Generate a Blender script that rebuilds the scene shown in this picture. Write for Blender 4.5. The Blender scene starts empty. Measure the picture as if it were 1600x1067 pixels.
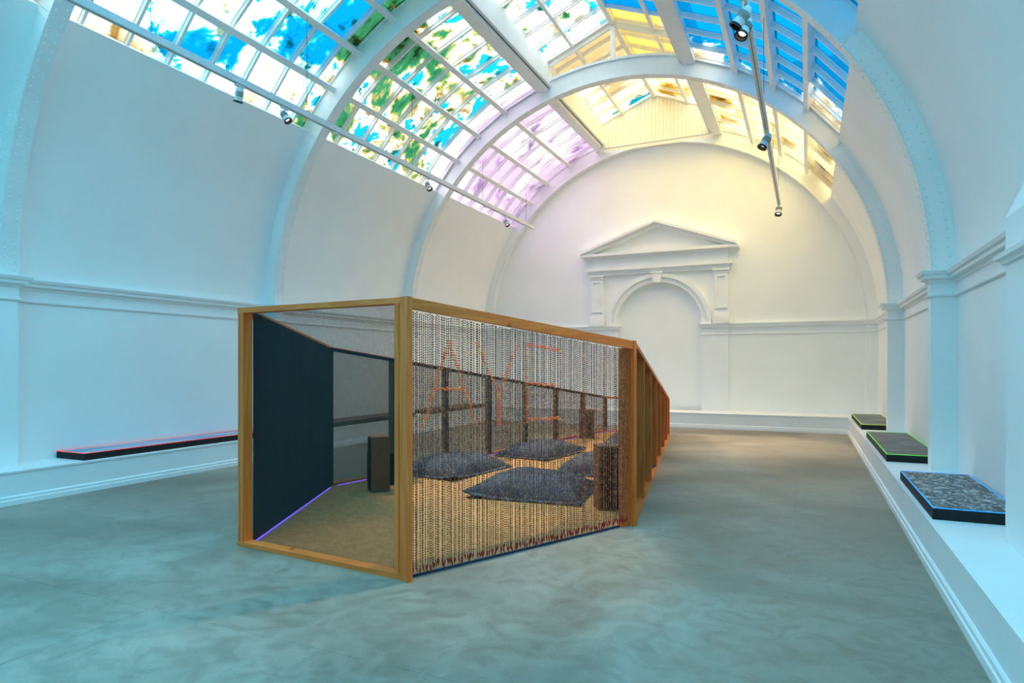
import bpy, math, random
import numpy as np
from mathutils import Vector, Matrix, noise as mnoise
random.seed(7)
sc = bpy.context.scene
col = sc.collection
PI = math.pi

# ------------------------------------------------------------------ camera
cam = bpy.data.cameras.new('camera'); co = bpy.data.objects.new('camera', cam); col.objects.link(co)
co.location = (0, 0, 1.6); co.rotation_euler = (PI / 2, 0, 0.4305)
cam.sensor_width = 36; cam.lens = 36 * 1001.98 / 1600; cam.shift_y = 35.39 / 1600
cam.clip_start = .05; cam.clip_end = 200
sc.camera = co
# ------------------------------------------------------------------ sky (bright even overcast), exposure
w = bpy.data.worlds.new('sky'); sc.world = w; w.use_nodes = True
bg = w.node_tree.nodes['Background']; bg.inputs[0].default_value = (1, .985, .97, 1); bg.inputs[1].default_value = 6.5
_nt = w.node_tree; _g = _nt.nodes.new('ShaderNodeNewGeometry'); _s = _nt.nodes.new('ShaderNodeSeparateXYZ'); _m = _nt.nodes.new('ShaderNodeMapRange')
_nt.links.new(_g.outputs['Incoming'], _s.inputs[0]); _nt.links.new(_s.outputs['Z'], _m.inputs[0])
_m.inputs['From Min'].default_value = 0; _m.inputs['From Max'].default_value = -1; _m.inputs['To Min'].default_value = .45; _m.inputs['To Max'].default_value = 1.3   # overcast sky: brighter overhead
_x = _nt.nodes.new('ShaderNodeMath'); _x.operation = 'MULTIPLY'; _x.inputs[1].default_value = 6.5; _nt.links.new(_m.outputs[0], _x.inputs[0]); _nt.links.new(_x.outputs[0], bg.inputs[1])
sc.view_settings.view_transform = 'Standard'; sc.view_settings.look = 'None'
sc.view_settings.gamma = 1; sc.view_settings.use_curve_mapping = False
sc.view_settings.exposure = 0.0
sc.cycles.use_denoising = True
sc.cycles.max_bounces = 14; sc.cycles.diffuse_bounces = 9; sc.cycles.transparent_max_bounces = 24
sc.cycles.sample_clamp_indirect = 8

# ------------------------------------------------------------------ dimensions
XC = -3.665                      # room axis
HW, HP, HB = 5.199, 4.9525, 4.539   # half widths: wall, pilaster face, bench front
ZB, ZC, ZS = .3826, 2.659, 2.5623   # bench top, cornice top, springing of the vault
RIBS = [-4.255, .038, 4.332, 8.627, 12.921]; RW = .203
YB, YE, YN = -4.6, 17.46, 17.60     # back of the room behind the camera, end wall, niche back
R0, R1, R2 = 4.953, 5.199, 5.36     # rib soffit, plaster vault, glass
KS, KP = 4.84, .577                 # glazing bar grid
def bary(k): return KS + KP * k
def ang(d): return math.radians(d)
ROWS = [53.7, 44.6, 36.4, 27.7, 18.0]   # degrees from the crown: sill, three purlins, upstand beam
LX, LE, LR = 1.45, 8.2, 8.78            # lantern: half width, eaves, ridge

# ------------------------------------------------------------------ helpers
class MB:
    def __init__(s): s.v = []; s.f = []
    def add(s, v, f):
        b = len(s.v); s.v += [tuple(p) for p in v]; s.f += [tuple(i + b for i in q) for q in f]; return s
    def hexa(s, p):   # 4 bottom (ccw from above) + 4 top
        return s.add(p, [(3, 2, 1, 0), (4, 5, 6, 7), (0, 1, 5, 4), (1, 2, 6, 5), (2, 3, 7, 6), (3, 0, 4, 7)])
    def box(s, x0, x1, y0, y1, z0, z1):
        return s.hexa([(x0, y0, z0), (x1, y0, z0), (x1, y1, z0), (x0, y1, z0), (x0, y0, z1), (x1, y0, z1), (x1, y1, z1), (x0, y1, z1)])
    def tube(s, a, b, r, n=10, r2=None):
        a, b = Vector(a), Vector(b); r2 = r if r2 is None else r2
        d = (b - a).normalized(); u = d.orthogonal().normalized(); t = d.cross(u)
        v = []
        for c, rr in ((a, r), (b, r2)):
            for i in range(n):
                q = 2 * PI * i / n; v.append(c + (u * math.cos(q) + t * math.sin(q)) * rr)
        f = [(i, (i + 1) % n, n + (i + 1) % n, n + i) for i in range(n)] + [tuple(range(n))[::-1], tuple(range(n, 2 * n))]
        return s.add(v, f)
    def arc(s, r0, r1, y0, y1, a0, a1, n, xc=XC, zc=ZS):   # solid arc, angles in degrees from +x
        v = []
        for i in range(n + 1):
            q = ang(a0 + (a1 - a0) * i / n); c, t = math.cos(q), math.sin(q)
            for r, y in ((r0, y0), (r0, y1), (r1, y1), (r1, y0)): v.append((xc + r * c, y, zc + r * t))
        f = []
        for i in range(n):
            b = 4 * i
            for j in range(4): f.append((b + j, b + (j + 1) % 4, b + 4 + (j + 1) % 4, b + 4 + j))
        f += [(3, 2, 1, 0), tuple(4 * n + j for j in range(4))]
        return s.add(v, f)
    def lathe(s, prof, n=20, c=(0, 0, 0)):
        v = []; m = len(prof)
        for i in range(n):
            q = 2 * PI * i / n
            for r, z in prof: v.append((c[0] + r * math.cos(q), c[1] + r * math.sin(q), c[2] + z))
        f = []
        for i in range(n):
            j = (i + 1) % n
            for k in range(m - 1): f.append((i * m + k, j * m + k, j * m + k + 1, i * m + k + 1))
        return s.add(v, f)
    def sweep(s, path, prof):   # prof: closed list of (offset to the left of the path, z)
        P = [Vector(p) for p in path]; m = len(prof); v = []
        for i, p in enumerate(P):
            if i == 0: d = (P[1] - P[0]).normalized(); nn = Vector((-d.y, d.x))
            elif i == len(P) - 1: d = (P[-1] - P[-2]).normalized(); nn = Vector((-d.y, d.x))
            else:
                d1 = (P[i] - P[i - 1]).normalized(); d2 = (P[i + 1] - P[i]).normalized()
                n1 = Vector((-d1.y, d1.x)); n2 = Vector((-d2.y, d2.x)); nn = (n1 + n2) / (1 + n1.dot(n2))
            for o, z in prof: v.append((p.x + nn.x * o, p.y + nn.y * o, z))
        f = []
        for i in range(len(P) - 1):
            for k in range(m): f.append((i * m + k, i * m + (k + 1) % m, (i + 1) * m + (k + 1) % m, (i + 1) * m + k))
        f += [tuple(range(m))[::-1], tuple((len(P) - 1) * m + k for k in range(m))]
        return s.add(v, f)
    def mesh(s, name, mat, smooth=False, fix=True):
        me = bpy.data.meshes.new(name); me.from_pydata(s.v, [], s.f)
        if fix:
            import bmesh
            bm = bmesh.new(); bm.from_mesh(me); bmesh.ops.recalc_face_normals(bm, faces=bm.faces[:]); bm.to_mesh(me); bm.free()
        me.update()
        if mat: me.materials.append(mat)
        if smooth:
            me.polygons.foreach_set('use_smooth', [True] * len(me.polygons))
            try: me.set_sharp_from_angle(angle=math.radians(40))
            except Exception: pass
        return me
    def build(s, name, mat, parent=None, smooth=False, fix=True):
        return link(name, s.mesh(name, mat, smooth, fix), parent)
def link(name, me, parent=None, loc=None, rz=None):
    o = bpy.data.objects.new(name, me); col.objects.link(o)
    if parent: o.parent = parent
    if loc: o.location = loc
    if rz: o.rotation_euler = (0, 0, rz)
    return o
def empty(name, loc=(0, 0, 0), rz=0):
    o = bpy.data.objects.new(name, None); col.objects.link(o); o.location = loc; o.rotation_euler = (0, 0, rz); o.empty_display_size = .2
    return o
def tag(o, label, cat=None, group=None, kind=None):
    o['label'] = label
    if cat: o['category'] = cat
    if group: o['group'] = group
    if kind: o['kind'] = kind
    return o
def struct(o, label): return tag(o, label, kind='structure')

# ------------------------------------------------------------------ materials
def newmat(name):
    m = bpy.data.materials.new(name); m.use_nodes = True; nt = m.node_tree
    return m, nt, nt.nodes, nt.links, nt.nodes['Principled BSDF']
def N(nt, t, **kw):
    n = nt.nodes.new(t)
    for k, v in kw.items(): setattr(n, k, v)
    return n
def ramp(nt, stops, interp='LINEAR'):
    r = nt.nodes.new('ShaderNodeValToRGB'); r.color_ramp.interpolation = interp; e = r.color_ramp.elements
    while len(e) < len(stops): e.new(.5)
    for i, (p, c) in enumerate(stops): e[i].position = p; e[i].color = (*c, 1)
    return r
def noisy(name, c0, c1, scale=4, detail=6, rough=.6, bump=.1, bscale=None, stretch=(1, 1, 1), spec=.3, coord='Position', lo=.35, hi=.65):
    m, nt, ns, ls, b = newmat(name)
    if coord == 'Position': src = N(nt, 'ShaderNodeNewGeometry').outputs['Position']
    else: src = N(nt, 'ShaderNodeTexCoord').outputs['Object']
    mp = N(nt, 'ShaderNodeMapping'); mp.inputs['Scale'].default_value = stretch; ls.new(src, mp.inputs[0])
    n = N(nt, 'ShaderNodeTexNoise'); n.inputs['Scale'].default_value = scale; n.inputs['Detail'].default_value = detail; ls.new(mp.outputs[0], n.inputs['Vector'])
    r = ramp(nt, [(lo, c0), (hi, c1)]); ls.new(n.outputs[0], r.inputs[0]); ls.new(r.outputs[0], b.inputs['Base Color'])
    b.inputs['Roughness'].default_value = rough; b.inputs['Specular IOR Level'].default_value = spec
    if bump:
        n2 = N(nt, 'ShaderNodeTexNoise'); n2.inputs['Scale'].default_value = bscale or scale * 8; n2.inputs['Detail'].default_value = 5; ls.new(mp.outputs[0], n2.inputs['Vector'])
        bp = N(nt, 'ShaderNodeBump'); bp.inputs['Strength'].default_value = bump; bp.inputs['Distance'].default_value = .01
        ls.new(n2.outputs[0], bp.inputs['Height']); ls.new(bp.outputs[0], b.inputs['Normal'])
    return m
def plain(name, c, rough=.6, spec=.3, metal=0):
    return noisy(name, tuple(x * .93 for x in c), c, scale=6, bump=0, rough=rough, spec=spec) if not metal else _metal(name, c, rough)
def _metal(name, c, rough):
    m = noisy(name, c, c, bump=0, rough=rough); m.node_tree.nodes['Principled BSDF'].inputs['Metallic'].default_value = 1; return m
def glow(name, c, s):
    m, nt, ns, ls, b = newmat(name); b.inputs['Base Color'].default_value = (*c, 1)
    b.inputs['Emission Color'].default_value = (*c, 1); b.inputs['Emission Strength'].default_value = s; return m

WALL = noisy('painted_plaster', (.87, .875, .86), (.90, .905, .89), scale=1.3, bump=.06, bscale=5, rough=.65)
TRIM = noisy('white_gloss_trim', (.86, .865, .855), (.89, .895, .885), scale=2, bump=.03, rough=.5)
IRON = noisy('white_painted_iron', (.80, .805, .79), (.85, .85, .835), scale=3, bump=.05, rough=.45)
BOARD = noisy('painted_board', (.82, .825, .80), (.86, .86, .84), scale=2, bump=.05, rough=.5)

def wood(name, c0, c1, ck, st=(9, 9, 9)):
    m, nt, ns, ls, b = newmat(name)
    tc = N(nt, 'ShaderNodeTexCoord'); oi = N(nt, 'ShaderNodeObjectInfo')
    add = N(nt, 'ShaderNodeVectorMath', operation='ADD'); sclr = N(nt, 'ShaderNodeVectorMath', operation='SCALE')
    ls.new(oi.outputs['Random'], sclr.inputs[0]); sclr.inputs['Scale'].default_value = 37
    ls.new(tc.outputs['Object'], add.inputs[0]); ls.new(sclr.outputs[0], add.inputs[1])
    # grain: compressed noise rings stretched along the longest axis is approximated with two stretched noises
    mp = N(nt, 'ShaderNodeMapping'); mp.inputs['Scale'].default_value = st; ls.new(add.outputs[0], mp.inputs[0])
    n = N(nt, 'ShaderNodeTexNoise'); n.inputs['Scale'].default_value = .55; n.inputs['Detail'].default_value = 3; n.inputs['Distortion'].default_value = .6; ls.new(mp.outputs[0], n.inputs['Vector'])
    wv = N(nt, 'ShaderNodeMath', operation='MULTIPLY'); ls.new(n.outputs[0], wv.inputs[0]); wv.inputs[1].default_value = 30
    sn = N(nt, 'ShaderNodeMath', operation='SINE'); ls.new(wv.outputs[0], sn.inputs[0])
    mr = N(nt, 'ShaderNodeMapRange'); mr.inputs['From Min'].default_value = -1; ls.new(sn.outputs[0], mr.inputs[0])
    r = ramp(nt, [(0, c0), (1, c1)]); ls.new(mr.outputs[0], r.inputs[0])
    vo = N(nt, 'ShaderNodeTexVoronoi'); vo.inputs['Scale'].default_value = 2.6; ls.new(add.outputs[0], vo.inputs['Vector'])
    kr = ramp(nt, [(.045, (1, 1, 1)), (.085, (0, 0, 0))]); ls.new(vo.outputs['Distance'], kr.inputs[0])
    mx = N(nt, 'ShaderNodeMix', data_type='RGBA'); ls.new(kr.outputs[0], mx.inputs[0]); ls.new(r.outputs[0], mx.inputs[6]); mx.inputs[7].default_value = (*ck, 1)
    ls.new(mx.outputs[2], b.inputs['Base Color']); b.inputs['Roughness'].default_value = .55
    return m
_WC = ((.76, .155, .019), (.88, .215, .035), (.32, .06, .012))
WOOD = wood('stained_pine_upright', *_WC, st=(22, 22, 1.2))
WOODH = wood('stained_pine_rail', *_WC, st=(1.6, 1.6, 24))
SHADED = wood('backlit_shaded_pine', (.030, .024, .020), (.042, .033, .026), (.02, .015, .012), st=(22, 22, 1.2))  # pine darkened to near black: backlit shade of the studs put into the colour
SPK = wood('speaker_veneer', (.16, .055, .025), (.21, .078, .035), (.12, .04, .02))
GRILLE = noisy('black_grille_cloth', (.008, .008, .01), (.016, .016, .018), scale=300, bump=.2, rough=.9, spec=.1)
NAVY = noisy('navy_cloth', (.012, .030, .046), (.020, .044, .062), scale=1.5, stretch=(6, 6, .6), bump=.1, bscale=200, rough=.9, spec=.1)
BLACK = noisy('matt_black_board', (.006, .008, .009), (.012, .014, .016), scale=20, bump=.05, rough=.6)
DARKM = plain('black_metal', (.012, .012, .014), rough=.4)
TRACKM = plain('white_track_enamel', (.70, .72, .72), rough=.35)

# concrete
def concrete():
    m, nt, ns, ls, b = newmat('worn_concrete')
    g = N(nt, 'ShaderNodeNewGeometry')
    def noise(s, d, dist=0):
        n = N(nt, 'ShaderNodeTexNoise'); n.inputs['Scale'].default_value = s; n.inputs['Detail'].default_value = d; n.inputs['Distortion'].default_value = dist
        ls.new(g.outputs['Position'], n.inputs['Vector']); return n
    a = noise(.5, 9, .9); c = noise(4.2, 11, 1.6); d = noise(60, 3)
    ra = ramp(nt, [(.3, (.215, .185, .140)), (.5, (.295, .258, .205)), (.72, (.39, .35, .29))]); ls.new(a.outputs[0], ra.inputs[0])
    rc = ramp(nt, [(.3, (.72, .72, .70)), (.55, (1, 1, 1)), (.75, (1.12, 1.12, 1.12))]); ls.new(c.outputs[0], rc.inputs[0])
    rd = ramp(nt, [(.28, (.72, .70, .66)), (.4, (1, 1, 1)), (.68, (1, 1, 1)), (.78, (1.25, 1.22, 1.18))]); ls.new(d.outputs[0], rd.inputs[0])
    m1 = N(nt, 'ShaderNodeMix', data_type='RGBA', blend_type='MULTIPLY'); m1.inputs[0].default_value = 1; ls.new(ra.outputs[0], m1.inputs[6]); ls.new(rc.outputs[0], m1.inputs[7])
    m2 = N(nt, 'ShaderNodeMix', data_type='RGBA', blend_type='MULTIPLY'); m2.inputs[0].default_value = .8; ls.new(m1.outputs[2], m2.inputs[6]); ls.new(rd.outputs[0], m2.inputs[7])
    ls.new(m2.outputs[2], b.inputs['Base Color'])
    rr = ramp(nt, [(.3, (.42,) * 3), (.7, (.62,) * 3)]); ls.new(c.outputs[0], rr.inputs[0]); ls.new(rr.outputs[0], b.inputs['Roughness'])
    b.inputs['Specular IOR Level'].default_value = .35
    bp = N(nt, 'ShaderNodeBump'); bp.inputs['Strength'].default_value = .12; bp.inputs['Distance'].default_value = .01; ls.new(c.outputs[0], bp.inputs['Height']); ls.new(bp.outputs[0], b.inputs['Normal'])
    return m
CONC = concrete()
JOINT = noisy('joint_filler', (.22, .21, .18), (.34, .33, .30), scale=3, bump=0, rough=.7)

# coloured film on glass: transmits the sky; colour printed in cloud-like patches
def film(name, stops, scale=1.0, gk=0, gy=0, gz=0, z0=0, detail=7, rough=.62, mott=((.74, .72, .66), .6, .3, .5)):
    m, nt, ns, ls, b = newmat(name); ns.remove(b); out = ns['Material Output']
    g = N(nt, 'ShaderNodeNewGeometry')
    n = N(nt, 'ShaderNodeTexNoise'); n.inputs['Scale'].default_value = scale; n.inputs['Detail'].default_value = detail; n.inputs['Roughness'].default_value = rough; n.inputs['Distortion'].default_value = .35
    ls.new(g.outputs['Position'], n.inputs['Vector'])
    sp = N(nt, 'ShaderNodeSeparateXYZ'); ls.new(g.outputs['Position'], sp.inputs[0])
    a = N(nt, 'ShaderNodeMath', operation='MULTIPLY_ADD'); ls.new(sp.outputs['Y'], a.inputs[0]); a.inputs[1].default_value = gk; a.inputs[2].default_value = -gk * gy
    cl = N(nt, 'ShaderNodeClamp'); cl.inputs['Min'].default_value = -.5; cl.inputs['Max'].default_value = .5; ls.new(a.outputs[0], cl.inputs[0])
    a2 = N(nt, 'ShaderNodeMath', operation='MULTIPLY_ADD'); ls.new(sp.outputs['Z'], a2.inputs[0]); a2.inputs[1].default_value = gz; a2.inputs[2].default_value = -gz * z0
    s1 = N(nt, 'ShaderNodeMath', operation='ADD'); ls.new(n.outputs[0], s1.inputs[0]); ls.new(cl.outputs[0], s1.inputs[1])
    s2 = N(nt, 'ShaderNodeMath', operation='ADD'); ls.new(s1.outputs[0], s2.inputs[0]); ls.new(a2.outputs[0], s2.inputs[1])
    r = ramp(nt, stops); ls.new(s2.outputs[0], r.inputs[0])
    # finer mottling of the print
    n2 = N(nt, 'ShaderNodeTexNoise'); n2.inputs['Scale'].default_value = scale * 3.2; n2.inputs['Detail'].default_value = 4; ls.new(g.outputs['Position'], n2.inputs['Vector'])
    r2 = ramp(nt, [(mott[2], mott[0]), (mott[3], (1, 1, 1))]); ls.new(n2.outputs[0], r2.inputs[0])
    mu = N(nt, 'ShaderNodeMix', data_type='RGBA', blend_type='MULTIPLY'); mu.inputs[0].default_value = mott[1]; ls.new(r.outputs[0], mu.inputs[6]); ls.new(r2.outputs[0], mu.inputs[7])
    gm = N(nt, 'ShaderNodeGamma'); gm.inputs[1].default_value = .5; ls.new(mu.outputs[2], gm.inputs[0])   # two faces of the pane
    t = N(nt, 'ShaderNodeBsdfTransparent'); ls.new(gm.outputs[0], t.inputs[0]); ls.new(t.outputs[0], out.inputs[0])
    return m
W_, CR, TAN = (.62, .72, .78), (.46, .37, .22), (.21, .15, .07)
CW = (.085, .52, .80)                                            # pale cyan-white cloud
BLU, CYA, GRN, DGR = (.0004, .098, .25), (.003, .165, .245), (.011, .092, .04), (.008, .030, .012)
PNK, LIL, PUR, YEL, AMB = (.36, .255, .40), (.38, .34, .44), (.07, .05, .13), (.33, .225, .045), (.23, .115, .014)
CV = (.26, .60, .80)
MT = dict(mott=((.26, .20, .10), 1.0, .34, .45))
MP = dict(mott=((.45, .40, .50), 1.0, .34, .46))
WW = (.90, .74, .34)                                            # warm white cloud
FILM = dict(
    near=film('film_pale_cyan_cloud', [(.30, (.25, .60, .80)), (.40, CW), (.60, CW), (.64, CYA), (.72, BLU)], .8),
    blue=film('film_blue_sky', [(.30, CW), (.35, (.10, .26, .4)), (.38, BLU), (.7, (.0003, .062, .175))], .8),
    l1=film('film_cloud_blue', [(.30, TAN), (.38, CR), (.42, (.45, .62, .66)), (.46, CV), (.545, CV), (.555, CYA), (.59, BLU), (.75, BLU)], .9, .03, 6.3, .06, 6.5, **MT),
    l2=film('film_green_cloud', [(.31, DGR), (.41, GRN), (.445, (.16, .15, .045)), (.47, CR), (.49, W_), (.53, W_), (.54, CYA), (.75, CYA)], 1.15, .03, 11, .0, 6.6, **MT),
    l3=film('film_pink', [(.30, PUR), (.35, LIL), (.40, (.75, .68, .70)), (.45, (.50, .38, .50)), (.52, PNK), (.66, PNK), (.72, (.20, .15, .30))], .6, .02, 15, -.03, 6.8, **MP),
    n2=film('film_white_green', [(.34, DGR), (.40, GRN), (.43, CR), (.48, W_), (.56, W_), (.575, CYA), (.75, CYA)], 1.1, .015, 11, **MT),
    n3=film('film_white_cyan', [(.35, TAN), (.40, WW), (.55, WW), (.57, (.21, .19, .05)), (.60, CYA), (.8, CYA)], 1.0, .11, 15.9),
    m2=film('film_yellow', [(.30, WW), (.38, CR), (.44, YEL), (.70, (.25, .185, .045))], .8),
    m3=film('film_pale_yellow', [(.36, AMB), (.42, YEL), (.46, CR), (.51, WW), (.7, WW)], 1.0),
    r2=film('film_blue_to_cream', [(.25, BLU), (.56, BLU), (.59, (.12, .24, .32)), (.62, W_), (.68, CR), (.74, TAN), (.80, YEL), (.98, YEL)], .7, .16, 12.0),
    r3=film('film_amber', [(.34, (.045, .025, .008)), (.38, AMB), (.42, YEL), (.46, WW), (.60, WW), (.66, YEL)], .8),
)
def scrim(name, c, fac):
    m, nt, ns, ls, b = newmat(name); out = ns['Material Output']
    b.inputs['Base Color'].default_value = (*c, 1); b.inputs['Roughness'].default_value = .9; b.inputs['Specular IOR Level'].default_value = .1
    t = N(nt, 'ShaderNodeBsdfTransparent'); mx = N(nt, 'ShaderNodeMixShader')
    g = N(nt, 'ShaderNodeNewGeometry'); n = N(nt, 'ShaderNodeTexNoise'); n.inputs['Scale'].default_value = 60; n.inputs['Detail'].default_value = 3
    mp = N(nt, 'ShaderNodeMapping'); mp.inputs['Scale'].default_value = (1.6, 1.6, .5); ls.new(g.outputs['Position'], mp.inputs[0]); ls.new(mp.outputs[0], n.inputs['Vector'])
    r = N(nt, 'ShaderNodeMapRange'); r.inputs['From Min'].default_value = .3; r.inputs['From Max'].default_value = .7; r.inputs['To Min'].default_value = fac - .035; r.inputs['To Max'].default_value = fac + .035
    ls.new(n.outputs[0], r.inputs[0]); ls.new(r.outputs[0], mx.inputs[0]); ls.new(t.outputs[0], mx.inputs[1]); ls.new(b.outputs[0], mx.inputs[2]); ls.new(mx.outputs[0], out.inputs[0])
    return m
SCRIM_F = scrim('front_gauze', (.03, .029, .022), .28)
SCRIM_S = scrim('side_gauze', (.20, .15, .095), .30)

# ================================================================== THE SETTING
# floor: concrete slabs cast in bays with shallow joints
fl = MB().box(XC - HW, XC + HW, YB, YN, -.12, -.001).build('floor', JOINT); struct(fl, 'grey worn concrete floor cast in slabs')
ys = [YB] + [.4 + 2.42 * i for i in range(-2, 8)]; ys = sorted(y for y in ys if y < YE - .3) + [YE]
xs = [XC - HB - .02, -3.9, -.12, XC + HB + .02]
for i in range(len(ys) - 1):
    for j in range(len(xs) - 1):
        MB().box(xs[j] + .002, xs[j + 1] - .002, ys[i] + .002, ys[i + 1] - .002, -.06, 0).build('slab', CONC, fl)

def side(sg):   # x of the wall / pilaster / bench on one side
    return XC + sg * HW, XC + sg * HP, XC + sg * HB
for nm, sg in (('left', -1), ('right', 1)):
    wx, px, bx = side(sg)
    wl = MB().box(min(wx, wx + sg * .4), max(wx, wx + sg * .4), YB - .3, YN + .4, -.1, ZS + .02).build('wall_' + nm, WALL)
    struct(wl, 'smooth white painted side wall with pilasters behind the ' + ('long red edged plinth' if sg < 0 else 'three short plinths'))
    for y in RIBS:
        if sg > 0 and y == 4.332: continue
        MB().box(min(px, wx + sg * .02), max(px, wx + sg * .02), y, y + RW, ZB - .02, ZC - .02).build('pilaster', WALL, wl)
    MB().box(min(px, wx + sg * .02), max(px, wx + sg * .02), YE - .2, YE + .02, ZB - .02, ZC - .02).build('pilaster', WALL, wl)
    # built-in bench ledge
    bn = empty('trim_bench_' + nm); struct(bn, 'long white built-in ledge along the ' + ('wall with the long plinth' if sg < 0 else 'wall with three plinths'))
    a, b_ = sorted((bx, wx + sg * .02))
    MB().box(a, b_, YB, YE, -.05, ZB - .02).build('riser', TRIM, bn)
    a, b_ = sorted((bx - sg * .012, wx + sg * .02))
    MB().box(a, b_, YB, YE, ZB - .022, ZB).build('ledge_top', TRIM, bn)
    bb = MB()
    p = [(bx, YB), (bx, YE - .985)] if sg > 0 else [(bx, YE - .985), (bx, YB)]
    bb.sweep(p, [(0, -.005), (.028, -.005), (.028, .055), (.018, .062), (.018, .092), (.006, .105), (0, .105)])
    struct(bb.build('baseboard_' + nm, TRIM), 'white stepped skirting at the foot of the ledge on the ' + nm + ' side')
# end wall bench
be = empty('trim_bench_end'); struct(be, 'white built-in ledge along the end wall below the niche')
YBE = YE - .985
MB().box(XC - HB, XC + HB, YBE, YE, -.05, ZB - .02).build('riser', TRIM, be)
MB().box(XC - HB, XC + HB, YBE - .012, YE, ZB - .022, ZB).build('ledge_top', TRIM, be)
struct(MB().sweep([(XC + HB, YBE), (XC - HB, YBE)], [(0, -.005), (.028, -.005), (.028, .055), (.018, .062), (.018, .092), (.006, .105), (0, .105)]).build('baseboard_end', TRIM), 'white stepped skirting below the end wall ledge')

# wall behind the camera and end wall with its arched niche
bw = MB().box(XC - HW - .4, XC + HW + .4, YB - .3, YB, -.1, 9.2).build('wall_back', WALL); struct(bw, 'plain white wall closing the near end of the hall')
NX, NR, NZ = -3.655, 1.165, 2.655      # niche centre, radius, springing
ew = MB().box(XC - HW - .4, XC + HW + .4, YN, YN + .3, -.1, 9.2).build('wall_end', WALL); struct(ew, 'white end wall with blind arched niche under a pediment')
f = MB()
f.box(XC - HW - .1, NX - NR, YE, YN + .01, 0, 8.1); f.box(NX + NR, XC + HW + .1, YE, YN + .01, 0, 8.1)
n = 40; v = []; q = []
for i in range(n + 1):
    t = PI - PI * i / n; x = NX + NR * math.cos(t); z = NZ + NR * math.sin(t)
    v += [(x, YE, z), (x, YE, 8.1), (x, YN, z), (x, YN, 8.1)]
for i in range(n):
    b = 4 * i; q += [(b, b + 4, b + 5, b + 1), (b, b + 2, b + 6, b + 4)]
f.add(v, q); f.build('niche_wall', WALL, ew)

# pediment, pilasters and arch round the niche
ae = empty('trim_niche_surround'); struct(ae, 'white classical niche surround with triangular pediment, small pilasters and keystone')
AX = NX - .02
def xb(name, x0, x1, d, z0, z1, m=TRIM): return MB().box(AX + x0, AX + x1, YE - d, YE + .01, z0, z1).build(name, m, ae)
for s_ in (-1, 1):
    x0, x1 = sorted((s_ * 1.50, s_ * 1.84))
    pl = empty('niche_pilaster'); pl.parent = ae
    c_ = (x0 + x1) / 2
    MB().box(AX + x0, AX + x1, YE - .11, YE + .01, 2.84, 4.06).build('shaft', TRIM, pl)
    fr = MB()
    for q0, q1, r0, r1 in ((-.15, -.105, 3.05, 3.93), (.105, .15, 3.05, 3.93), (-.105, .105, 3.05, 3.10), (-.105, .105, 3.88, 3.93)): fr.box(AX + c_ + q0, AX + c_ + q1, YE - .145, YE - .10, r0, r1)
    fr.build('panel_frame', TRIM, pl)
    for d, a, b_ in ((.19, 2.66, 2.82), (.17, 2.82, 2.88), (.14, 2.88, 2.94)): MB().box(AX + x0 - d * .25, AX + x1 + d * .25, YE - d, YE + .01, a, b_).build('plinth_block', TRIM, pl)
    for d, a, b_ in ((.15, 3.98, 4.01), (.18, 4.03, 4.07)): MB().box(AX + x0 - d * .2, AX + x1 + d * .2, YE - d, YE + .01, a, b_).build('capital', TRIM, pl)
    # broad pier below the impost
    x0, x1 = sorted((s_ * (NR - .02), s_ * 1.84))
    MB().box(AX + .02 + x0, AX + x1, YE - .05, YE + .01, ZB - .01, 2.66).build('pier', TRIM, ae)
for d, a, b_ in ((.11, 4.07, 4.13), (.15, 4.13, 4.19), (.22, 4.19, 4.25)): xb('architrave', -1.86 - d * .4, 1.86 + d * .4, d, a, b_)
xb('frieze', -1.84, 1.84, .10, 4.25, 4.58)
for d, a, b_ in ((.18, 4.54, 4.59), (.32, 4.59, 4.66)): xb('cornice', -1.86 - d * .8, 1.86 + d * .8, d, a, b_)
ty = MB(); ty.add([(AX - 1.8, YE - .05, 4.64), (AX + 1.8, YE - .05, 4.64), (AX, YE - .05, 5.36), (AX - 1.8, YE + .01, 4.64), (AX + 1.8, YE + .01, 4.64), (AX, YE + .01, 5.36)], [(0, 1, 2), (3, 5, 4), (0, 3, 4, 1), (1, 4, 5, 2), (2, 5, 3, 0)]); ty.build('tympanum', TRIM, ae)
for s_ in (-1, 1):
    m_ = MB()
    for d, o0, o1 in ((.24, -.15, -.06), (.36, -.07, .0)):
        e0, ap = Vector((AX + s_ * 2.08, 4.72)), Vector((AX, 5.46)); up = Vector((0, 1))
        m_.hexa([(e0.x, YE - d, e0.y + o0), (ap.x, YE - d, ap.y + o0), (ap.x, YE + .01, ap.y + o0), (e0.x, YE + .01, e0.y + o0), (e0.x, YE - d, e0.y + o1), (ap.x, YE - d, ap.y + o1), (ap.x, YE + .01, ap.y + o1), (e0.x, YE + .01, e0.y + o1)])
    m_.build('raking_cornice', TRIM, ae)
av = MB().arc(NR, NR + .20, YE - .07, YE + .01, 0, 180, 40, NX, NZ); av.arc(NR + .13, NR + .24, YE - .13, YE + .01, 0, 180, 40, NX, NZ); av.build('archivolt', TRIM, ae, smooth=True)
MB().hexa([(NX - .09, YE - .22, 3.80), (NX + .09, YE - .22, 3.80), (NX + .09, YE + .01, 3.80), (NX - .09, YE + .01, 3.80), (NX - .13, YE - .22, 4.08), (NX + .13, YE - .22, 4.08), (NX + .13, YE + .01, 4.08), (NX - .13, YE + .01, 4.08)]).build('keystone', TRIM, ae)
MB().box(NX - .16, NX + .16, YE - .24, YE + .01, 4.045, 4.085).build('keystone_cap', TRIM, ae)

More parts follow.
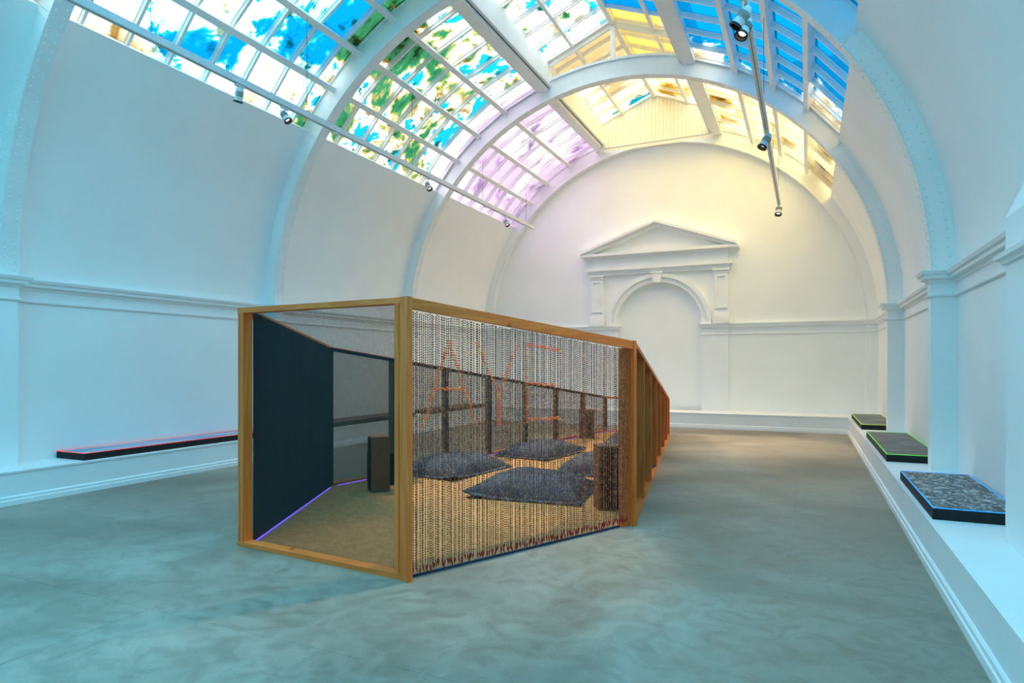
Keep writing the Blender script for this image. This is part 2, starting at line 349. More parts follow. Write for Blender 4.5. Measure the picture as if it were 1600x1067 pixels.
# cornice running round walls and pilasters
CORN = [(-.01, ZC - .295), (.02, ZC - .295), (.028, ZC - .285), (.028, ZC - .262), (.006, ZC - .255), (.006, ZC - .14), (.02, ZC - .135), (.03, ZC - .10), (.075, ZC - .092), (.075, ZC - .055), (.10, ZC - .045), (.115, ZC - .012), (.115, ZC), (-.01, ZC)]
wx, px, _ = side(1)
path = [(wx, YB)]
for y in RIBS:
    if y == 4.332 or y < YB: continue
    path += [(wx, y), (px, y), (px, y + RW), (wx, y + RW)]
path += [(wx, YE - .2), (px, YE - .2), (px, YE), (AX + 1.84, YE), (AX + 1.84, YE - .05), (NX + NR, YE - .05), (NX + NR, YN)]
struct(MB().sweep(path, CORN).build('trim_cornice_right', TRIM), 'white moulded cornice stepping round the pilasters above the three plinths')
mir = [(2 * XC - x, y) for x, y in path if y < YE - .1] + [(2 * XC - px, YE), (AX - 1.84, YE), (AX - 1.84, YE - .05), (NX - NR, YE - .05), (NX - NR, YN)]
wl_, pl_ = 2 * XC - wx, 2 * XC - px
i4 = [i for i, p in enumerate(mir) if p[1] > 8.6][0]
mir = mir[:i4] + [(wl_, 4.332), (pl_, 4.332), (pl_, 4.332 + RW), (wl_, 4.332 + RW)] + mir[i4:]
struct(MB().sweep(mir[::-1], CORN).build('trim_cornice_left', TRIM), 'white moulded cornice above the long red edged plinth')

# projecting pier beside the blue edged plinth
pr = empty('wall_pier'); struct(pr, 'white projecting wall pier with sloped top beside the blue edged plinth')
PX, P0, P1 = 1.24, 3.0, 5.41
MB().box(PX, wx + .02, P0, P1, ZB - .01, 2.6).build('shaft', WALL, pr)
MB().hexa([(PX, P0, 2.6), (wx + .05, P0, 2.6), (wx + .05, P1, 2.6), (PX, P1, 2.6), (wx - .02, P0, 3.22), (wx + .05, P0, 3.22), (wx + .05, P1, 3.22), (wx - .02, P1, 3.22)]).build('sloped_cap', WALL, pr)
MB().sweep([(wx, P0), (PX, P0), (PX, P1), (wx, P1)], [(-.01, 2.275), (.02, 2.28), (.03, 2.305), (.055, 2.315), (.06, 2.345), (-.01, 2.345)]).build('band_moulding', TRIM, pr)

# plaster vault haunches
for nm, a0, a1 in (('right', 0, 90 - ROWS[0]), ('left', 90 + ROWS[0], 180)):
    v = MB().arc(R1, R1 + .3, YB - .2, YN + .1, a0, a1, 28); o = v.build('ceiling_' + nm, WALL, smooth=True)
    struct(o, 'curved white plaster vault below the skylight, ' + ('above the three plinths' if nm == 'right' else 'above the long red edged plinth'))

# riveted arch ribs
def rib(y, label, end=False):
    e = empty('trim_rib'); struct(e, label)
    y1 = y + RW if not end else YE
    zc = y + RW / 2
    lo = 90 - ROWS[0]
    MB().arc(R0, R0 + .022, y, y1, 0, 180, 72).build('flange', IRON, e, smooth=True)
    for a0, a1 in ((0, lo), (180 - lo, 180)):
        MB().arc(R0 + .015, R1 + .03, y + .012, y1 - .012, a0, a1, 24).build('casing', WALL, e, smooth=True)
        MB().arc(R0 + .006, R1 + .02, y + .004, y1 - .004, a1 - .9 if a0 == 0 else a0, a1 if a0 == 0 else a0 + .9, 2).build('stop_plate', IRON, e)
    MB().arc(R0 + .015, R2 + .03, y + .045, y1 - .045, lo, 180 - lo, 60).build('web', IRON, e, smooth=True)
    MB().arc(R2 - .03, R2 + .02, y + .01, y1 - .01, lo, 180 - lo, 60).build('top_flange', IRON, e, smooth=True)
    if end: return e
    rv = MB(); oc = [(math.cos(i * PI / 3), math.sin(i * PI / 3)) for i in range(6)]
    def rivet(p, nrm, t1):
        t2 = nrm.cross(t1); r = .0135
        vv = [p + (t1 * c + t2 * s_) * r for c, s_ in oc] + [p + (t1 * c + t2 * s_) * r * .6 + nrm * r * .6 for c, s_ in oc] + [p + nrm * r * .8]
        rv.add(vv, [(i, (i + 1) % 6, 6 + (i + 1) % 6, 6 + i) for i in range(6)] + [(6 + i, 6 + (i + 1) % 6, 12) for i in range(6)])
    st = math.degrees(.1 / R0)
    for i in range(int(180 / st)):
        a = ang(i * st + st / 2); d = Vector((math.cos(a), 0, math.sin(a))); C0 = Vector((XC, 0, ZS))
        for k, dy in enumerate((.05, RW - .05)):
            a2 = ang(i * st + st / 2 + (st / 2 if k else 0)); d2 = Vector((math.cos(a2), 0, math.sin(a2)))
            rivet(C0 + d2 * R0 + Vector((0, y + dy, 0)), -d2, Vector((0, 1, 0)))
        if i * st < lo - 1 or i * st > 181 - lo:
            for rr in (R0 + .05, R1 - .06):
                rivet(C0 + d * rr + Vector((0, y + .012, 0)), Vector((0, -1, 0)), d)
    o = rv.build('rivets', IRON, e, fix=False); o['kind'] = 'stuff'
    return e
lab = ['curved riveted white rib at the very near end of the vault', 'curved riveted white rib directly over the camera end of the hall', 'curved riveted white rib landing beside the near end of the long plinth',
       'curved riveted white rib crossing above the front of the timber enclosure', 'curved riveted white rib in the vault, next to the end wall arch']
for y, l in zip(RIBS, lab): rib(y, l)
rib(YE - .2, 'curved white arch rib framing the end wall', end=True)

# purlins, upstand beams, lantern
KMIN, KMAX = -16, 21
Y0, Y1 = YB - .1, YE - .02
def pol(r, deg_from_crown, sg):
    a = ang(deg_from_crown); return Vector((XC + sg * r * math.sin(a), 0, ZS + r * math.cos(a)))
for sg, nm in ((-1, 'left'), (1, 'right')):
    e = empty('trim_roof_' + nm); struct(e, 'white roof purlins and lantern upstand beam over the ' + ('long plinth side' if sg < 0 else 'three plinth side'))
    bounds = [YB] + [r + RW * .75 for r in RIBS] + [YE - .1]
    for dg in ROWS[1:4]:
        for i in range(1, len(bounds) - 1):
            a, b_ = bounds[i] , bounds[i + 1] - RW * .5
            p0, p1 = pol(R1 - .005, dg, sg), pol(R2 + .05, dg, sg); t = pol(1, dg + 90, 1) ; tv = Vector((math.cos(ang(dg)) * sg, 0, -math.sin(ang(dg)))) 
            wv = tv * .048; wv2 = tv * .03
            m_ = MB()
            def pp(p, wq, y): return (p.x + wq.x, y, p.z + wq.z)
            pm = pol(R1 + .03, dg, sg)
            m_.hexa([pp(p0, -wv, a), pp(p0, wv, a), pp(p0, wv, b_), pp(p0, -wv, b_), pp(pm, -wv, a), pp(pm, wv, a), pp(pm, wv, b_), pp(pm, -wv, b_)])
            m_.hexa([pp(pm, -wv2, a), pp(pm, wv2, a), pp(pm, wv2, b_), pp(pm, -wv2, b_), pp(p1, -wv2, a), pp(p1, wv2, a), pp(p1, wv2, b_), pp(p1, -wv2, b_)])
            m_.build('purlin', IRON, e)
    def bx2(name, d0, d1, z0, z1, mt=BOARD):
        x0, x1 = sorted((XC + sg * d0, XC + sg * d1)); return MB().box(x0, x1, Y0, Y1, z0, z1).build(name, mt, e)
    bx2('upstand_board', 1.42, 1.50, 7.60, LE)
    bx2('beam', 1.44, 1.68, 7.52, 7.62, IRON); bx2('beam_moulding', 1.36, 1.50, 7.60, 7.66, IRON); bx2('beam_moulding', 1.39, 1.47, 7.66, 7.70, IRON)
    bx2('upstand_back', 1.50, 1.70, 7.6, LE + .1)
    # lantern mid purlin
    sl = (LR - LE) / LX
    zq = LR - sl * .86
    x0, x1 = sorted((XC + sg * .825, XC + sg * .895))
    MB().box(x0, x1, Y0, Y1, zq - .10, zq + .0).build('lantern_purlin', IRON, e)
rd = empty('trim_lantern'); struct(rd, 'white ridge beam, rafters and king posts of the roof lantern')
MB().box(XC - .05, XC + .05, Y0, Y1, LR - .13, LR + .03).build('ridge_beam', IRON, rd)
for y in [r + RW / 2 for r in RIBS[1:]]:
    for sg in (-1, 1):
        a, b_ = Vector((XC + sg * LX, LE)), Vector((XC, LR))
        MB().hexa([(a.x, y - .04, a.y - .16), (b_.x, y - .04, b_.y - .16), (b_.x, y + .04, b_.y - .16), (a.x, y + .04, a.y - .16), (a.x, y - .04, a.y - .02), (b_.x, y - .04, b_.y - .02), (b_.x, y + .04, b_.y - .02), (a.x, y + .04, a.y - .02)]).build('rafter', IRON, rd)
        MB().tube((XC + sg * 1.38, y - .02, 7.6), (XC + sg * 1.38, y - .02, 8.16), .009, 6).build('tie_rod', IRON, rd)
    MB().box(XC - .045, XC + .045, y - .045, y + .045, ZS + R2 - .02, LR - .05).build('king_post', IRON, rd)
# boarded gable of the lantern
gb = empty('trim_gable'); struct(gb, 'white tongue and groove boarded lantern gable above the end arch')
GY = 17.0
bwid = .098; nb = int(2 * 1.43 / bwid) + 1
for i in range(nb):
    x0 = XC - 1.43 + i * bwid + .0025; x1 = min(x0 + bwid - .005, XC + 1.43)
    zt = lambda x: LR - sl * abs(x - XC) - .02
    MB().hexa([(x0, GY, 7.5), (x1, GY, 7.5), (x1, GY + .02, 7.5), (x0, GY + .02, 7.5), (x0, GY, zt(x0)), (x1, GY, zt(x1)), (x1, GY + .02, zt(x1)), (x0, GY + .02, zt(x0))]).build('board', BOARD, gb)
MB().add([(XC - 1.5, GY + .022, 7.4), (XC + 1.5, GY + .022, 7.4), (XC + 1.5, GY + .022, LE + .05), (XC, GY + .022, LR + .1), (XC - 1.5, GY + .022, LE + .05)], [(0, 1, 2, 3, 4)]).build('backing', BOARD, gb)
for sg in (-1, 1):
    a, b_ = Vector((XC + sg * LX, LE)), Vector((XC, LR))
    MB().hexa([(a.x, GY - .04, a.y - .07), (b_.x, GY - .04, b_.y - .07), (b_.x, GY, b_.y - .07), (a.x, GY, a.y - .07), (a.x, GY - .04, a.y), (b_.x, GY - .04, b_.y), (b_.x, GY, b_.y), (a.x, GY, a.y)]).build('verge_bead', IRON, gb)

# windows: glazing bars and film covered panes, one window per bay and slope
wn = 0
bay_lab = ['behind the camera', 'over the camera', 'nearest the near riveted rib', 'in the middle bay', 'in the bay by the end wall']
bay_y = RIBS + [YE]
def bay_of(y):
    b = 0
    for i, r in enumerate(RIBS):
        if y >= r: b = i
    return b
pane_mesh = {}
def pane_me(key, ln, mt):
    if (key, mt.name) not in pane_mesh:
        pane_mesh[(key, mt.name)] = MB().box(-(KP - .02) / 2, (KP - .02) / 2, -ln / 2, ln / 2, 0, .008).mesh('pane', mt)
    return pane_mesh[(key, mt.name)]
def frame_between(a, b, y):   # matrix: local y from a to b, local x along world y, local z = outward normal
    d = (b - a).normalized(); xx = Vector((0, 1, 0)); zz = xx.cross(d).normalized()
    if zz.z < 0: xx = -xx; zz = -zz
    c = (a + b) / 2; c.y = y
    return Matrix(((xx.x, d.x, zz.x, c.x), (xx.y, d.y, zz.y, c.y), (xx.z, d.z, zz.z, c.z), (0, 0, 0, 1)))
def film_for(slope, yc, row):
    if yc < 3.7: return FILM['near'] if slope != 'lantern_left' else FILM['l1']
    if slope == 'left': return FILM['l1'] if yc < 8.55 else FILM['l2'] if yc < 12.6 else FILM['l3']
    if slope == 'right': return FILM['near'] if yc < 7.4 else FILM['r2'] if yc < 12.85 else FILM['r3']
    if slope == 'lantern_left': return FILM['blue'] if yc < 8.3 else FILM['n2'] if yc < 12.9 else FILM['n3']
    return FILM['blue'] if yc < 12.1 else FILM['m2'] if yc < 14.6 else FILM['m3']
wins = {}
def window(slope, bay):
    global wn
    if (slope, bay) not in wins:
        wn += 1
        e = empty('window_%d' % wn); nice = {'left': 'sloping skylight above the long plinth', 'right': 'sloping skylight above the three plinths', 'lantern_left': 'roof lantern slope on the long plinth side', 'lantern_right': 'roof lantern slope on the three plinth side'}[slope]
        struct(e, nice + ' with coloured film panes, ' + bay_lab[bay]); wins[(slope, bay)] = e
    return wins[(slope, bay)]
rowlen = [2 * R2 * math.sin(ang(ROWS[i] - ROWS[i + 1]) / 2) for i in range(4)]
for slope, sg in (('left', -1), ('right', 1)):
    for k in range(KMIN, KMAX + 1):
        yc = bary(k + .5); by = bay_of(yc)
        if yc > YE: continue
        W = window(slope, by)
        for r in range(4):
            lo_ = ROWS[r] + (1.2 if r == 0 else 0)
            a, b_ = pol(R2, lo_, sg), pol(R2, ROWS[r + 1], sg)
            mt = film_for(slope, yc, r)
            o = link('pane', pane_me('v%d' % r, (b_ - a).length, mt), W); o.matrix_world = frame_between(a, b_, yc)
        # glazing bar on the near side of the pane, one straight piece per row
        for r in range(4):
            lo_ = ROWS[r] + (1.2 if r == 0 else 0)
            a, b_ = pol(R2, lo_, sg), pol(R2, ROWS[r + 1], sg); L = (b_ - a).length
            key = 'bar%d' % r
            if key not in pane_mesh:
                pane_mesh[key] = MB().box(-.02, .02, -L / 2, L / 2, -.085, .012).box(-.03, .03, -L / 2, L / 2, -.03, 0).mesh('glazing_bar', IRON)
            o = link('glazing_bar', pane_mesh[key], W); o.matrix_world = frame_between(a, b_, bary(k))
for slope, sg in (('lantern_left', -1), ('lantern_right', 1)):
    for k in range(KMIN, KMAX):
        yc = bary(k + .5); by = bay_of(yc); W = window(slope, by)
        for r, (d0, d1) in enumerate(((1.47, .86), (.86, .03))):
            a, b_ = Vector((XC + sg * d0, 0, LR - sl * d0)), Vector((XC + sg * d1, 0, LR - sl * d1)); L = (b_ - a).length
            mt = film_for(slope, yc, r)
            o = link('pane', pane_me('n%d' % r, L, mt), W); o.matrix_world = frame_between(a, b_, yc)
            key = 'nbar%d' % r
            if key not in pane_mesh: pane_mesh[key] = MB().box(-.015, .015, -L / 2, L / 2, -.075, .012).box(-.026, .026, -L / 2, L / 2, -.03, 0).mesh('glazing_bar', IRON)
            o = link('glazing_bar', pane_mesh[key], W); o.matrix_world = frame_between(a, b_, bary(k))

# ================================================================== TIMBER ENCLOSURE
A, B, C, D, E_, F = [Vector(p) for p in ((-4.56, 4.13), (-2.651, 3.969), (-1.535, 6.265), (-2.80, 14.62), (-4.41, 14.86), (-5.735, 6.60))]
ZT = {'A': 2.096, 'B': 2.096, 'C': 1.83, 'D': .83, 'E': .83, 'F': 1.83}
enc = empty('timber_enclosure', (0, 0, 0)); tag(enc, 'long tapering open topped pine timber enclosure with gauze sides and front', 'enclosure')
def edge(p, q):
    d = (q - p); L = d.length; d = d / L; return d, Vector((d.y, -d.x)), L      # direction, outward normal, length
def rail(p, q, zp, zq, o0, o1, h0, h1, name, mat=WOODH, t0=0, t1=None):
    """bar along the edge p-q: offsets o0..o1 (outward +), heights h0..h1 relative to the sloping line zp..zq, from t0 to t1 metres"""
    d, n, L = edge(p, q); t1 = L if t1 is None else t1
    a, b_ = p + d * t0, p + d * t1; za = zp + (zq - zp) * t0 / L; zb = zp + (zq - zp) * t1 / L
    pts = [a + n * o0, b_ + n * o0, b_ + n * o1, a + n * o1]; zz = [za, zb, zb, za]
    return MB().hexa([(*pt, z + h0) for pt, z in zip(pts, zz)] + [(*pt, z + h1) for pt, z in zip(pts, zz)]).build(name, mat, enc)
def post(p, q, zp, zq, t0, t1, o0, o1, top, name='post', mat=WOOD, z0=0):
    d, n, L = edge(p, q)
    pts = [p + d * t0 + n * o0, p + d * t1 + n * o0, p + d * t1 + n * o1, p + d * t0 + n * o1]
    zz = [zp + (zq - zp) * t / L + top for t in (t0, t1, t1, t0)]
    return MB().hexa([(*pt, z0) for pt in pts] + [(*pt, z) for pt, z in zip(pts, zz)]).build(name, mat, enc)
DP = .098; TH = .045
# front frame A-B
d, n, LAB = edge(A, B)
rail(A, B, 2.096, 2.096, -DP, 0, -TH, 0, 'top_rail', t1=LAB - .05)
rail(A, B, 0, 0, -DP, .004, 0, .04, 'bottom_rail', t1=LAB - .05)
post(A, B, 2.096, 2.096, .004, .022, -.03, 0, -TH, z0=.04)
post(A, B, 2.096, 2.096, .026, .07, -DP, -.002, -TH, z0=.04)
post(A, B, 2.096, 2.096, LAB - .145, LAB - .105, -DP, -.002, -TH, z0=.04)
post(A, B, 2.096, 2.096, LAB - .098, LAB - .082, -DP, -.06, -TH, z0=.04)
sf = rail(A, B, 0, 0, -DP - .004, -DP, .03, 2.06, 'front_gauze', SCRIM_F, t0=.05, t1=LAB - .09); sf['label'] = 'thin grey see-through gauze'
# bead side B-C
d, n, LBC = edge(B, C)
post(B, C, 2.096, 1.83, -.03, .018, -.10, .012, -.0, 'corner_post')
rail(B, C, 2.096, 1.83, -TH, 0, -.085, -.004, 'top_rail', t0=.018)
post(B, C, 2.096, 1.83, LBC - .03, LBC + .012, -.11, .006, -.0, 'corner_post')
post(B, C, 2.096, 1.83, LBC - .135, LBC - .032, -.10, -.055, -.085, 'corner_post')
# right side C-D: open studs outside, navy panel inside
def studwall(p, q, zp, zq, gauze, first, nm, sm=WOOD):
    d, n, L = edge(p, q)
    rail(p, q, zp, zq, -DP, 0, -TH, 0, 'top_rail'); rail(p, q, 0, 0, -DP, 0, 0, .035, 'sole_plate')
    for i in range(8):
        t = L * i / 7; t = min(max(t, .02 + first), L - .03)
        post(p, q, zp, zq, t - TH / 2, t + TH / 2, -DP, -.004, -TH, 'stud', sm, z0=.035)
    g = rail(p, q, 0, 0, -DP - .004, -DP, .0, 0, 'x', gauze)
    bpy.data.objects.remove(g)
    pp = [p - n * (DP + .004), q - n * (DP + .004), q - n * DP, p - n * DP]; zz = (zp, zq, zq, zp)
    return MB().hexa([(*a, .012) for a in pp] + [(*a, z - .01) for a, z in zip(pp, zz)]).build(nm, gauze, enc)
g = studwall(C, D, 1.83, .83, NAVY, .05, 'navy_panel'); g['label'] = 'dark navy cloth panel'
g = studwall(E_, F, .83, 1.83, SCRIM_S, .03, 'side_gauze', SHADED)
_d, _n, _L = edge(E_, F)
for i in range(8):
    t = min(max(_L * i / 7, .05), _L - .03); post(E_, F, .83, 1.83, t - .028, t + .028, -DP - .012, -DP - .006, -.05, 'shade_strip', NAVY, z0=.03)  # navy strips added over the inner post faces to paint in their backlit shade
rail(E_, F, .83, 1.83, -DP - .012, -DP - .006, -.055, -.012, 'shade_strip', NAVY); g['label'] = 'brown grey see-through gauze'
# splayed wall F-A, navy cloth
d, n, LFA = edge(F, A)
rail(F, A, 1.83, 2.096, -DP, 0, -TH, 0, 'top_rail', t1=LFA - .1); rail(F, A, 0, 0, -DP, 0, 0, .035, 'sole_plate', t1=LFA - .1)
for t in (.03, LFA / 3, 2 * LFA / 3): post(F, A, 1.83, 2.096, t, t + TH, -DP, -.004, -TH, 'stud', z0=.035)
Ac = A - d * .1
pp = [F - n * (DP + .005), Ac - n * (DP + .005), Ac - n * DP, F - n * DP]
o = MB().hexa([(*a, .012) for a in pp] + [(*a, z - .03) for a, z in zip(pp, (1.83, 2.096, 2.096, 1.83))]).build('navy_panel', NAVY, enc); o['label'] = 'dark navy cloth panel'
# far end D-E
d, n, LDE = edge(D, E_)
rail(D, E_, .83, .83, -DP, 0, -TH, 0, 'top_rail'); rail(D, E_, 0, 0, -DP, 0, 0, .035, 'sole_plate')
for t in (.02, LDE - .065): post(D, E_, .83, .83, t, t + TH, -DP, -.002, -TH, z0=.035)
# violet strip lights along the foot of the inner walls
LED = glow('violet_strip_light', (.22, .12, 1.0), 1.6)
LED2 = glow('dim_violet_strip_light', (.20, .10, .8), .5)
def led(p, q, t0, t1, nm='strip_light', LED=LED):
    d, n, L = edge(p, q); a, b_ = p + d * t0 - n * (DP + .02), p + d * t1 - n * (DP + .02); c0, c1 = a + n * .012, b_ + n * .012
    o = MB().hexa([(*x, .004) for x in (a, b_, c1, c0)] + [(*x, .012) for x in (a, b_, c1, c0)]).build(nm, LED, enc); o['label'] = 'glowing violet strip light'
led(F, A, .12, LFA - .12); led(E_, F, 7.1, 8.35 - .1); led(E_, F, .2, 7.05, LED=LED2); led(D, E_, .12, LDE - .12, LED=LED2)
LEDB = plain('dark_blue_tape', (.02, .06, .13))
d, n, L = edge(B, C)
o = MB().hexa([(*(B + d * t + n * o_), z) for z in (.002, .018) for t, o_ in ((.03, -.088), (L - .15, -.088), (L - .15, -.072), (.03, -.072))]).build('floor_strip', LEDB, enc); o['label'] = 'dark blue strip under the bead curtain'
# tan matting laid inside
MAT = noisy('tan_matting', (.46, .235, .095), (.56, .30, .13), scale=9, bump=.25, bscale=120, rough=.95, spec=.05)
ip = [A + Vector((.12, .12)), B + Vector((-.06, .12)), C + Vector((-.12, .02)), D + Vector((-.13, -.13)), E_ + Vector((.13, -.13)), F + Vector((.13, .02))]
mm = MB().add([(*p, .0) for p in ip] + [(*p, .004) for p in ip], [(5, 4, 3, 2, 1, 0), (6, 7, 8, 9, 10, 11)] + [(i, (i + 1) % 6, 6 + (i + 1) % 6, 6 + i) for i in range(6)]).build('floor_mat', MAT)
tag(mm, 'tan woven matting covering the floor inside the timber enclosure', 'mat')

# ------------------------------------------------------------------ bead curtain
bcol = newmat('wooden_beads'); m, nt, ns, ls, b = bcol
g = N(nt, 'ShaderNodeNewGeometry'); r = ramp(nt, [(0, (.14, .026, .012)), (.5, (.33, .070, .026)), (.85, (.48, .14, .045)), (1, (.60, .25, .085))]); ls.new(g.outputs['Random Per Island'], r.inputs[0]); ls.new(r.outputs[0], b.inputs['Base Color']); b.inputs['Roughness'].default_value = .5
BEAD = m
m, nt, ns, ls, b = newmat('orange_beads'); g = N(nt, 'ShaderNodeNewGeometry'); r = ramp(nt, [(0, (1, .11, .04)), (.7, (1, .18, .055)), (.92, (1, .40, .06)), (1, (.95, .6, .07))]); ls.new(g.outputs['Random Per Island'], r.inputs[0]); ls.new(r.outputs[0], b.inputs['Base Color'])
ORANGE = m
TIP = noisy('dark_red_tips', (.26, .018, .018), (.40, .035, .03), scale=30, bump=0, rough=.35)
d, n, LBC = edge(B, C)
d3 = Vector((d.x, d.y, 0)); n3 = Vector((n.x, n.y, 0))
STROKES = {'letter_a': [[(.115, 1.12), (.361, 1.77)], [(.361, 1.77), (.625, 1.12)], [(.216, 1.408), (.49, 1.408)]],
           'letter_y': [[(.627, 1.775), (.842, 1.375)], [(1.05, 1.755), (.858, 1.375)], [(.842, 1.375), (.842, 1.10)], [(.859, 1.375), (.859, 1.10)]],
           'letter_e': [[(1.157, 1.77), (1.157, 1.115)], [(1.157, 1.768), (1.535, 1.722)], [(1.157, 1.438), (1.475, 1.415)], [(1.157, 1.13), (1.535, 1.118)]]}
def segd(p, a, b):
    ax, ay = a; bx_, by_ = b; t = ((p[0] - ax) * (bx_ - ax) + (p[1] - ay) * (by_ - ay)) / ((bx_ - ax) ** 2 + (by_ - ay) ** 2)
    t = min(1, max(0, t)); return math.hypot(p[0] - ax - t * (bx_ - ax), (p[1] - ay - t * (by_ - ay)) * .75)
SP, BL, BR = .0174, .0185, .0047
rng = random.Random(3)
groups = {k: [] for k in ['beads', 'letter_a', 'letter_y', 'letter_e']}; tips = MB()
cu = [(math.cos(2 * PI * i / 5), math.sin(2 * PI * i / 5)) for i in range(5)]
ns_ = int((LBC - .085) / SP)
for i in range(ns_):
    s0 = .028 + i * SP + rng.uniform(-.0035, .0035); lean = rng.uniform(-.004, .004)
    ztop = 2.096 + (1.83 - 2.096) * s0 / LBC - .089
    off = -.022 + rng.uniform(-.006, .006)
    zend = .075 + rng.uniform(0, .03); z = ztop - rng.uniform(0, BL); k = 0
    while z - BL > zend:
        zc_ = z - BL / 2; s1 = s0 + lean * (ztop - zc_)
        grp = 'beads'
        for nm, segs in STROKES.items():
            for a_, b__ in segs:
                vert = abs(a_[0] - b__[0]) < 1e-6
                if vert and abs(s0 - a_[0]) > SP / 2: continue
                if segd((s0 if not vert else a_[0], zc_), a_, b__) < (.0095 if not vert else .01): grp = nm
        groups[grp].append((s1, off, zc_)); z -= BL * rng.uniform(.97, 1.06)
    P = B + d * (s0 + lean * ztop) + n * off; tl = rng.uniform(.055, .08); tx, ty_ = rng.uniform(-.018, .018), rng.uniform(-.02, .012)
    a_ = Vector((P.x, P.y, z + .004)); e_ = a_ + Vector((tx, ty_, -tl * .85)); mid = a_ + (e_ - a_) * .35
    tips.tube(a_, mid, .0015, 5, .0075); tips.tube(mid, e_, .0075, 5, .002)
bc = empty('bead_curtain', (B.x, B.y, 0)); tag(bc, 'brown wooden bead curtain spelling AYE in orange beads, dark red tips', 'curtain', kind='stuff')
def beadmesh(name, pts, mat, fat=1):
    pts = np.array(pts); k = len(pts)
    loc = np.array([(0, 0, -.5 * BL)] + [(c * BR, s_ * BR, -.22 * BL) for c, s_ in cu] + [(c * BR, s_ * BR, .22 * BL) for c, s_ in cu] + [(0, 0, .5 * BL)])
    loc = loc * np.array([fat, fat, 1])
    base = np.stack([(d.x * pts[:, 0] + n.x * pts[:, 1]), (d.y * pts[:, 0] + n.y * pts[:, 1]), pts[:, 2]], 1)
    v = (base[:, None, :] + loc[None]).reshape(-1, 3)
    fc = [(0, 1 + (i + 1) % 5, 1 + i) for i in range(5)] + [(1 + i, 1 + (i + 1) % 5, 6 + (i + 1) % 5) for i in range(5)] + [(1 + i, 6 + (i + 1) % 5, 6 + i) for i in range(5)] + [(6 + i, 6 + (i + 1) % 5, 11) for i in range(5)]
    fa = (np.array(fc)[None] + (np.arange(k) * 12)[:, None, None]).reshape(-1, 3)
    me = bpy.data.meshes.new(name); me.from_pydata(v.tolist(), [], fa.tolist()); me.update(); me.materials.append(mat)
    return link(name, me, bc)
o = beadmesh('bead_strands', groups['beads'], BEAD); o['kind'] = 'stuff'; o['label'] = 'rows of brown wooden bead strands'
for nm, t_ in (('letter_a', 'A'), ('letter_y', 'Y'), ('letter_e', 'E')):
    o = beadmesh(nm, groups[nm], ORANGE, 2.2); o['label'] = 'letter %s in orange and yellow beads' % t_
tips.v = [(x - B.x, y - B.y, z) for x, y, z in tips.v]
o = tips.build('bead_tips', TIP, bc, fix=False); o['kind'] = 'stuff'; o['label'] = 'dark red pointed strand tips'

# ------------------------------------------------------------------ floor cushions
m = noisy('denim_cushion', (.045, .063, .088), (.09, .117, .15), scale=5, bump=.35, bscale=14, rough=.85, spec=.15, coord='Object'); DENIM = m
def cushion(loc, rz, lx, ly, h, seed, label):
    e = empty('floor_cushion', (*loc, .004), rz); tag(e, label, 'cushion', 'denim floor cushions')
    G = 26; v = []; f = []
    def pt(i, j, top):
        u, w_ = 2 * i / G - 1, 2 * j / G - 1
        pin = 1 - .07 * (1 - abs(u) ** 2) * (abs(w_) ** 3); pin2 = 1 - .07 * (1 - abs(w_) ** 2) * (abs(u) ** 3)
        x, y = u * lx / 2 * pin2, w_ * ly / 2 * pin
        pu = max(0, (1 - abs(u) ** 2.6)) * max(0, (1 - abs(w_) ** 2.6)); q = pu ** .55
        nz = mnoise.noise(Vector((x * 3.1 + seed * 7, y * 3.1, seed))) * .035 + mnoise.noise(Vector((x * 8 + seed, y * 8, seed * 2))) * .014
        cr = (abs(u) * abs(w_)) ** 3
        zt = .045 + (h - .045) * q + nz * q + .035 * cr * (1 + math.sin(seed * 3 + u * 2 + w_))
        zb_ = .040 * (1 - q) ** 2 + .030 * cr
        return (x, y, zt if top else min(zb_, zt - .008))
    for top in (1, 0):
        for i in range(G + 1):
            for j in range(G + 1): v.append(pt(i, j, top))
    S = (G + 1) ** 2; id_ = lambda i, j, t: (0 if t else S) + i * (G + 1) + j
    for i in range(G):
        for j in range(G):
            f.append((id_(i, j, 1), id_(i + 1, j, 1), id_(i + 1, j + 1, 1), id_(i, j + 1, 1))); f.append((id_(i, j, 0), id_(i, j + 1, 0), id_(i + 1, j + 1, 0), id_(i + 1, j, 0)))
    ring = [(i, 0) for i in range(G)] + [(G, j) for j in range(G)] + [(i, G) for i in range(G, 0, -1)] + [(0, j) for j in range(G, 0, -1)]
    for k in range(len(ring)):
        a_, b__ = ring[k], ring[(k + 1) % len(ring)]; f.append((id_(*a_, 1), id_(*a_, 0), id_(*b__, 0), id_(*b__, 1)))
    MB().add(v, f).build('cover', DENIM, e, smooth=True)
    # stitched flange round the edge
    fv = []; ff = []; K = len(ring)
    for (i, j) in ring:
        p = Vector(pt(i, j, 1)); p.z -= .012; o_ = Vector((p.x, p.y, 0)).normalized() * .055
        fv += [tuple(p), (p.x + o_.x, p.y + o_.y, max(.006, p.z - .012 + .008 * math.sin(i * 1.7 + j * 2.1))), (p.x, p.y, p.z - .012), (p.x + o_.x, p.y + o_.y, max(.001, p.z - .024 + .008 * math.sin(i * 1.7 + j * 2.1)))]
    for k in range(K):
        a_, b__ = 4 * k, 4 * ((k + 1) % K); ff += [(a_, a_ + 1, b__ + 1, b__), (a_ + 2, b__ + 2, b__ + 3, a_ + 3), (a_ + 1, a_ + 3, b__ + 3, b__ + 1)]
    MB().add(fv, ff).build('flange', DENIM, e, smooth=True)
cushion((-4.77, 8.36), ang(82), 1.42, 1.02, .27, 1.3, 'denim blue floor cushion beside the gauze wall, next to the low dark speaker')
